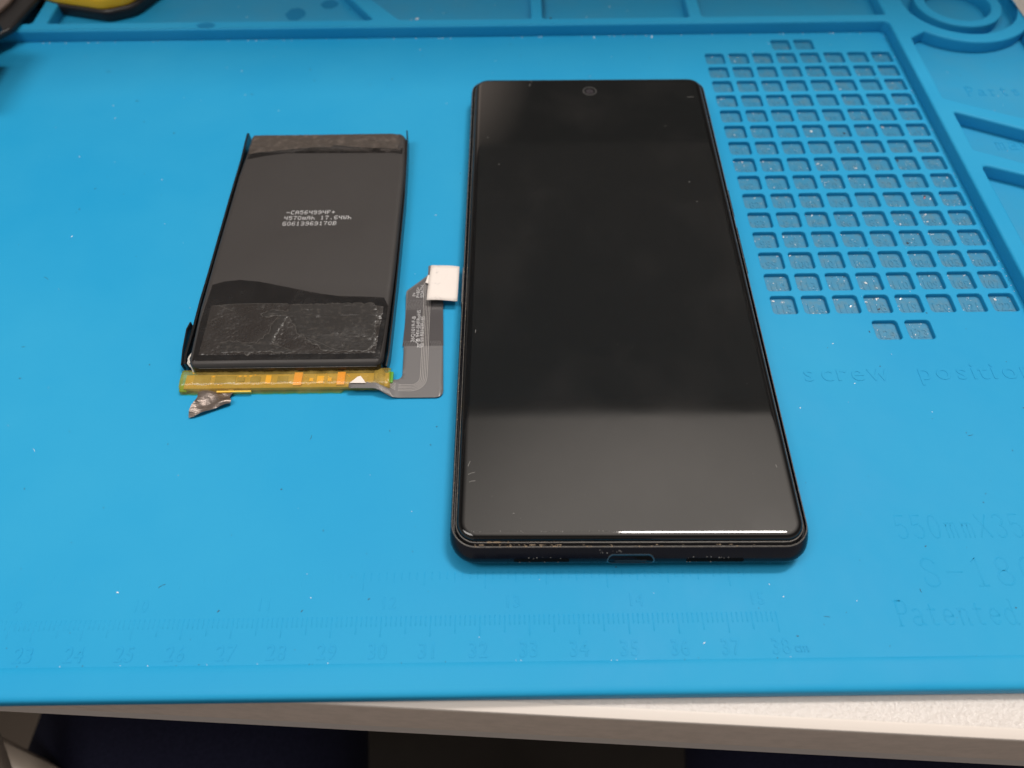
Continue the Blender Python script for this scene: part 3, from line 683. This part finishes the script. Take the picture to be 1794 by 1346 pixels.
# crinkled foil tab
bm = bmesh.new(); NXf, NYf = 16, 18; g = {}
for i in range(NXf+1):
    for j in range(NYf+1):
        u, v = i/NXf, j/NYf
        top = Vector((-49.4+8.6*u, 57.4)); bl = Vector((-49.3, 49.6)); br = Vector((-40.9, 53.2)); bot = bl.lerp(br, u)
        p = top.lerp(bot, v)
        if i == 0: p.x += 0.55*math.sin(v*5)-0.2
        if i == NXf: p.x += 0.4*math.sin(v*9)
        z = 1.1+0.55*math.sin(u*4.0+v*5)*v+0.35*math.sin(u*9-v*7)+0.7*v*(1-u)+random.uniform(-.03, .03)-0.7*max(0, v-0.82)*4
        g[i, j] = bm.verts.new(B((p.x, p.y), max(0.15, z)))
for i in range(NXf):
    for j in range(NYf): bm.faces.new((g[i, j], g[i, j+1], g[i+1, j+1], g[i+1, j]))
fo = build('foil_tab', bm, M['foil'], BT)
md = fo.modifiers.new('thick', 'SOLIDIFY'); md.thickness = 0.12*S
# flexible connector ribbon
def zf(x, y):                               # ribbon lifts off the mat towards its free end and over the board
    z = 0.55
    if y > 80: z += 2.3*((min(y, 96)-80)/14)**1.6
    if x < -1: z += 1.9*min(1, (-1-x)/4.0)
    return z
flex = round_poly([(-12.4, 56.3, .5), (-6.2, 56.2, 2.5), (-2.2, 54.55, 2.5), (10.4, 54.5, 2.0), (9.1, 84.5, .3), (9.0, 95, .3), (5.0, 95, .3), (4.9, 92.2, .6), (-0.75, 87.6, 1.6), (0.1, 60.2, 2.6), (-2.6, 59.3, 1.2), (-3.6, 60.6, 1.2), (-5.2, 62.4, .3), (-6.5, 62.0, .3), (-6.5, 58.0, .3), (-12.4, 58.0, .2)], 1, 6)
def flexsheet(outline, lift, name, m, step=1.2, thick=0.0, parent=None):
    me = plate(outline, [], 0, 0.01, 0, 0); b = bmesh.new(); b.from_mesh(me); bpy.data.meshes.remove(me)
    bmesh.ops.delete(b, geom=[f for f in b.faces if f.normal.z < 0.5], context='FACES')
    for ax in (0, 1):
        vs_ = [p[ax] for p in outline]; v = min(vs_)+step
        while v < max(vs_):
            bmesh.ops.bisect_plane(b, geom=b.verts[:]+b.edges[:]+b.faces[:], plane_co=(v, 0, 0) if ax == 0 else (0, v, 0), plane_no=(1, 0, 0) if ax == 0 else (0, 1, 0)); v += step
    for w in b.verts:
        x, y = w.co.x, w.co.y; w.co = Vector(B((x, y), zf(x, y)+lift))
    for f in b.faces: f.smooth = True
    o = build(name, b, m, parent or BT)
    if thick: k = o.modifiers.new('thick', 'SOLIDIFY'); k.thickness = thick*S; k.offset = -1
    return o
ribbon = flexsheet(flex, 0, 'ribbon_cable', M['flex'], thick=0.16)
flexsheet([(-0.55, 70.0), (9.8, 70.0), (9.15, 84.4), (8.9, 93), (5.2, 93), (4.9, 91.8), (-0.3, 87.4)], 0.015, 'dark_coverlay', M['flex_dark'], parent=ribbon)
bm = bmesh.new()
def tr_path(o):                             # traces run up the ribbon, round the bend and onto the board
    pts = [(4.9+o, 90.0), (5.0+o, 84), (5.1+o*1.0, 75), (5.3+o, 68), (5.4+o, 62)]
    cx, cy, r = 2.4, 60.6, 3.0+o
    pts += [(cx+r*math.cos(math.radians(a)), cy-0.2+r*1.05*math.sin(math.radians(a))) for a in range(0, -91, -15)]
    y0 = cy-0.2-r*1.05
    pts += [(-1.0, y0+0.1), (-3.0, y0+0.9+o*0.1), (-4.6, y0+2.0+o*0.2), (-6.2, y0+2.6+o*0.3)]
    return pts
for k in range(5):
    o = -0.9+k*0.42
    ridge(bm, [B(p, zf(*p)+0.02) for p in tr_path(o)], 0.13, 0.05)
for k in range(9):
    t = k/8; ridge(bm, [B(p, zf(*p)+0.02) for p in ((-4.6+t*2.6, 56.0-t*1.1), (-5.7+t*2.9, 57.2-t*1.0))], 0.10, 0.04)
build('trace', bm, M['trace'], ribbon)
bm = bmesh.new()
for y0, y1 in ((81.8, 84.9), (68.9, 71.6)):
    x = -0.4
    for k in range(26):
        xx = x+k*0.40
        if xx+0.3 > 9.3: break
        if 3.7 < xx < 6.2: continue
        ridge(bm, [B((xx, y0), zf(xx, y0)+0.03), B((xx+0.5, (y0+y1)/2), zf(xx, (y0+y1)/2)+0.03), B((xx, y1), zf(xx, y1)+0.03)], 0.10, 0.03)
build('hatch_band', bm, M['hatch'], ribbon)
# white lettering on the ribbon
bm = bmesh.new()
def vtext(s, x, y, size, sx=0.9):
    me = text_mesh(s, size, (x, y, 0), math.radians(91), 0.0, 0.0, 'LEFT', 1.0, 1.0)
    me.transform(Matrix.Translation((x, y, 0)) @ Matrix.Diagonal((1, sx, 1, 1)) @ Matrix.Translation((-x, -y, 0)))
    for v in me.vertices: v.co = Vector(B((v.co.x, v.co.y), zf(v.co.x, v.co.y)+0.07))
    add_mesh(bm, me)
vtext('26Q1019-F-B', 2.35, 71.2, 1.35, 1.14)
vtext('94V-0HFRoHS', 3.55, 72.8, 1.35, 1.10)
vtext('03 RE103R18S', 4.6, 71.3, 1.3, 1.08)
vtext('P+', 1.9, 85.9, 1.25); vtext('P+BS+', 2.9, 85.5, 1.25, .95); vtext('SDATH', 4.0, 85.5, 1.25, .95)
def mark(paths, w=0.22):
    for p in paths: ridge(bm, [B(q, zf(*q)+0.03) for q in p], w, 0.03)
mark([arc(3.2, 71.9, .35, .35, 0, 300, 8), [(2.7, 71.4), (3.0, 71.0)], [(2.8, 72.1), (3.4, 71.5), (3.6, 71.8)]])
mark([arc(4.0, 70.3, .7, .7, 150, 400, 12), [(3.1, 70.9), (3.4, 70.2), (3.2, 69.6)], arc(4.1, 70.3, .3, .35, 0, 330, 8)], 0.2)
build('white_lettering', bm, M['ink'], ribbon)
# white tape on the connector end
bm = bmesh.new(); g = {}
for i in range(9):
    for j in range(9):
        u, v = i/8, j/8
        p = Vector((5.0, 83.3)).lerp(Vector((13.1, 82.8)), u).lerp(Vector((5.7, 95.2)).lerp(Vector((13.4, 94.4)), u), v)
        g[i, j] = bm.verts.new(B((p.x, p.y), 2.75+0.45*v+0.16*math.sin(u*3)+0.10*math.sin(u*5+v*4)))
for i in range(8):
    for j in range(8): f = bm.faces.new((g[i, j], g[i+1, j], g[i+1, j+1], g[i, j+1])); f.smooth = True
o = build('white_tape', bm, M['white_tape'], ribbon); k = o.modifiers.new('thick', 'SOLIDIFY'); k.thickness = 0.06*S; k.offset = -1
bm = bmesh.new(); add_mesh(bm, plate([(4.4, 89.6), (5.6, 89.2), (5.9, 94.2), (5.2, 93.5)], [], 2.3, 2.42, 0)); bm.transform(Matrix.Translation((28, -104, 0))); build('white_tape', bm, M['white_tape'], ribbon)

# ------------------------------------------------------------------ things in the rear left corner
yt = empty('yellow_tool', 'yellow rounded tool end lying in the rear tray of the mat', 'tool', (-120, 241, 0))
bm = bmesh.new()
tp = round_poly([(-153, 226.5, 3), (-138, 219.8, 4), (-119.5, 214.8, 8), (-110.8, 218.0, 8), (-104, 232, 6), (-112, 262, 8), (-158, 262, 5)], 5, 8)
add_mesh(bm, plate([(x+120, y-235) for x, y in tp], [], 3.6, 9.0, 1.6, 5)); build('handle_cover', bm, M['yellow'], yt, 50)
bm = bmesh.new()
tp2 = round_poly([(-154, 226.0, 3), (-138, 219.0, 4), (-118.5, 213.6, 8), (-109.4, 217.5, 8), (-102.6, 232, 6), (-111, 263, 8), (-158, 263, 5)], 5, 8)
add_mesh(bm, plate([(x+120, y-235) for x, y in tp2], [], 0.1, 4.4, 1.2, 4)); build('handle_base', bm, M['black_plastic'], yt, 50)
bx_ = empty('storage_case', 'black case overhanging the rear left corner of the mat and shading it', 'case', (-270, 215, 0))  # unseen slab, added only to throw shade on this corner
bm = bmesh.new(); box(bm, -60, 40, -90, 90, 4.3, 12, 1.0); build('case_body', bm, M['black_plastic'], bx_, 40)
bm = bmesh.new(); add_mesh(bm, plate([(-64, -52), (128.6, -52), (128.4, -20), (92, -12), (92, 94), (-64, 94)], [], 12.02, 18, 1.0)); build('lid', bm, M['black_plastic'], bx_, 40)  # overhang outline shaped by where its shade should fall
hw = empty('tool_handle', 'black tool with a dull brown face lying on the rear left rim of the mat', 'tool', (-163.2, 240, 0))
def at_hw(p): return [(x+160, y-240) for x, y in p]
bm = bmesh.new(); add_mesh(bm, plate(at_hw(round_poly([(-205, 199), (-149, 199), (-143.5, 206), (-140.5, 228), (-140, 262), (-205, 262)], 3)), [], 4.25, 6.6, 0.9, 4)); build('handle_base', bm, M['black_plastic'], hw, 50)
bm = bmesh.new(); add_mesh(bm, plate(at_hw(round_poly([(-204, 204.5), (-157, 204.5), (-151.5, 209.5), (-148.5, 221), (-147.5, 261), (-204, 261)], 2)), [], 6.5, 8.2, 0.7, 4)); build('handle_face', bm, M['brown_lid'], hw, 50)

# ------------------------------------------------------------------ dust and grit
def grit(bm, x, y, z, r, mi, el=1.0):
    k = len(bm.faces)
    bmesh.ops.create_icosphere(bm, subdivisions=1, radius=r, matrix=Matrix.Translation((x, y, z+r*0.3)) @ Matrix.Rotation(random.uniform(0, 3), 4, 'Z') @ Matrix.Diagonal((el, random.uniform(.6, 1), 0.6, 1)))
    bm.faces.ensure_lookup_table()
    for f in bm.faces[k:]: f.material_index = mi
bm = bmesh.new()
for num, (x, y) in cells.items():
    n_ = random.randint(3, 8) if num < 60 else random.randint(8, 20)
    for k in range(n_):
        s_ = random.random()
        px, py = (random.uniform(x+.4, x+CW-.4), random.uniform(y-CH+.4, y-.4))
        if s_ < 0.5: py = random.choice([y-CH+0.45, y-0.6])+random.uniform(-.1, .2)
        r = random.choice([0.06, 0.07, 0.09, 0.12]) if random.random() < 0.93 else random.uniform(.16, .3)
        grit(bm, px, py, FLOOR+0.05, r, random.choice([0, 0, 0, 0, 1]), random.uniform(1, 2))
for k in range(420):
    x = random.uniform(-130, 160); y = random.uniform(-5, 206)
    grit(bm, x, y, 0, random.choice([0.045, 0.06, 0.07, 0.09, 0.14]), random.choice([0, 1, 1]), random.uniform(1, 2.6))
for k in range(60):
    grit(bm, random.uniform(-140, 158), 207.3, 0.0, random.uniform(0.07, 0.2), 0, 1.5)
    grit(bm, 161.2, random.uniform(70, 206), 0.0, random.uniform(0.06, 0.14), random.choice([0, 1]), 1.2)
for k in range(60):
    grit(bm, random.uniform(168, 206), random.uniform(85, 195), 0.06, random.uniform(0.06, 0.15), random.choice([0, 0, 1]), 1.2)
for k in range(40):
    grit(bm, random.uniform(-100, 160), random.uniform(214, 245), 0.06, random.uniform(0.08, 0.22), random.choice([0, 0, 1]), 1.2)
for k in range(30):
    grit(bm, random.uniform(-75, 150), -6.9+random.uniform(-.1, .2), 0.0, random.uniform(0.05, 0.11), random.choice([0, 1]), 1.5)
for x, y, z, r, mi in ((34, 215.2, 0.1, .75, 2), (43, 219, .1, .5, 1), (-129, 218, .1, .6, 0), (-6, 219.5, .1, .6, 0), (-8, 218.5, .1, .5, 0), (78.6, 206.4, 0, .45, 0), (58, 206.5, 0, .35, 0), (198, 203.6, .1, .7, 0), (196.5, 204, .1, .4, 0),
                       (cells[122][0]+2.2, cells[122][1]-1.3, FLOOR, .42, 0), (cells[47][0]+3, cells[47][1]-2, FLOOR, .45, 0), (cells[76][0]+4.3, cells[76][1]-1.6, FLOOR, .38, 2), (cells[76][0]+4.6, cells[76][1]-.9, FLOOR, .35, 1)):
    grit(bm, x, y, z, r, mi, 1.2)
for k in range(26):
    x, y = random.uniform(-120, 158), random.uniform(-4, 200); a = random.uniform(0, 6.28); l = random.uniform(0.6, 1.8); c_ = random.uniform(-.5, .5)
    if 12 < x < 92 and 10 < y < 173: continue
    ridge(bm, [(x+math.cos(a+c_*t)*l*t, y+math.sin(a+c_*t)*l*t, 0.05) for t in (0, .33, .66, 1)], 0.07, 0.05, random.choice([0, 1, 1]))
tag(build('grit', bm, [M['dust'], M['dust_dark'], M['dust_pink']]), 'fine white and dark grit scattered over the blue mat and its pockets', 'grit', kind='stuff')

# ------------------------------------------------------------------ seated person's legs under the desk edge
def leg_person():
    me = bpy.data.meshes.new('person'); b = bmesh.new()
    lay = [((25, -420, -150), 120), ((25, -330, -165), 118), ((-60, -270, -185), 96), ((-100, -130, -195), 84), ((-108, 10, -200), 78), ((-112, 120, -205), 66), ((-112, 165, -235), 58), ((-110, 150, -420), 50), ((-108, 140, -640), 40), ((-108, 220, -700), 34),
           ((110, -270, -185), 96), ((160, -130, -195), 84), ((172, 10, -200), 78), ((176, 120, -205), 66), ((176, 165, -235), 58), ((174, 150, -420), 50), ((172, 140, -640), 40), ((172, 220, -700), 34), ((25, -460, 20), 125), ((25, -470, 150), 130)]
    V = [b.verts.new(p) for p, _ in lay]
    for a, c in ((0, 1), (1, 2), (2, 3), (3, 4), (4, 5), (5, 6), (6, 7), (7, 8), (8, 9), (1, 10), (10, 11), (11, 12), (12, 13), (13, 14), (14, 15), (15, 16), (16, 17), (0, 18), (18, 19)): b.edges.new((V[a], V[c]))
    bmesh.ops.scale(b, vec=(S, S, S), verts=b.verts); b.to_mesh(me); b.free()
    o = link('person', me, M['cloth']); k = o.modifiers.new('skin', 'SKIN'); k.use_smooth_shade = True
    for v, (_, r) in zip(me.skin_vertices[0].data, lay): v.radius = (r*S, r*S*0.8)
    me.skin_vertices[0].data[0].use_root = True
    s = o.modifiers.new('sub', 'SUBSURF'); s.levels = 2; s.render_levels = 2
    return o
tag(leg_person(), 'seated person in dark navy trousers, thighs under the front edge of the desk', 'person')
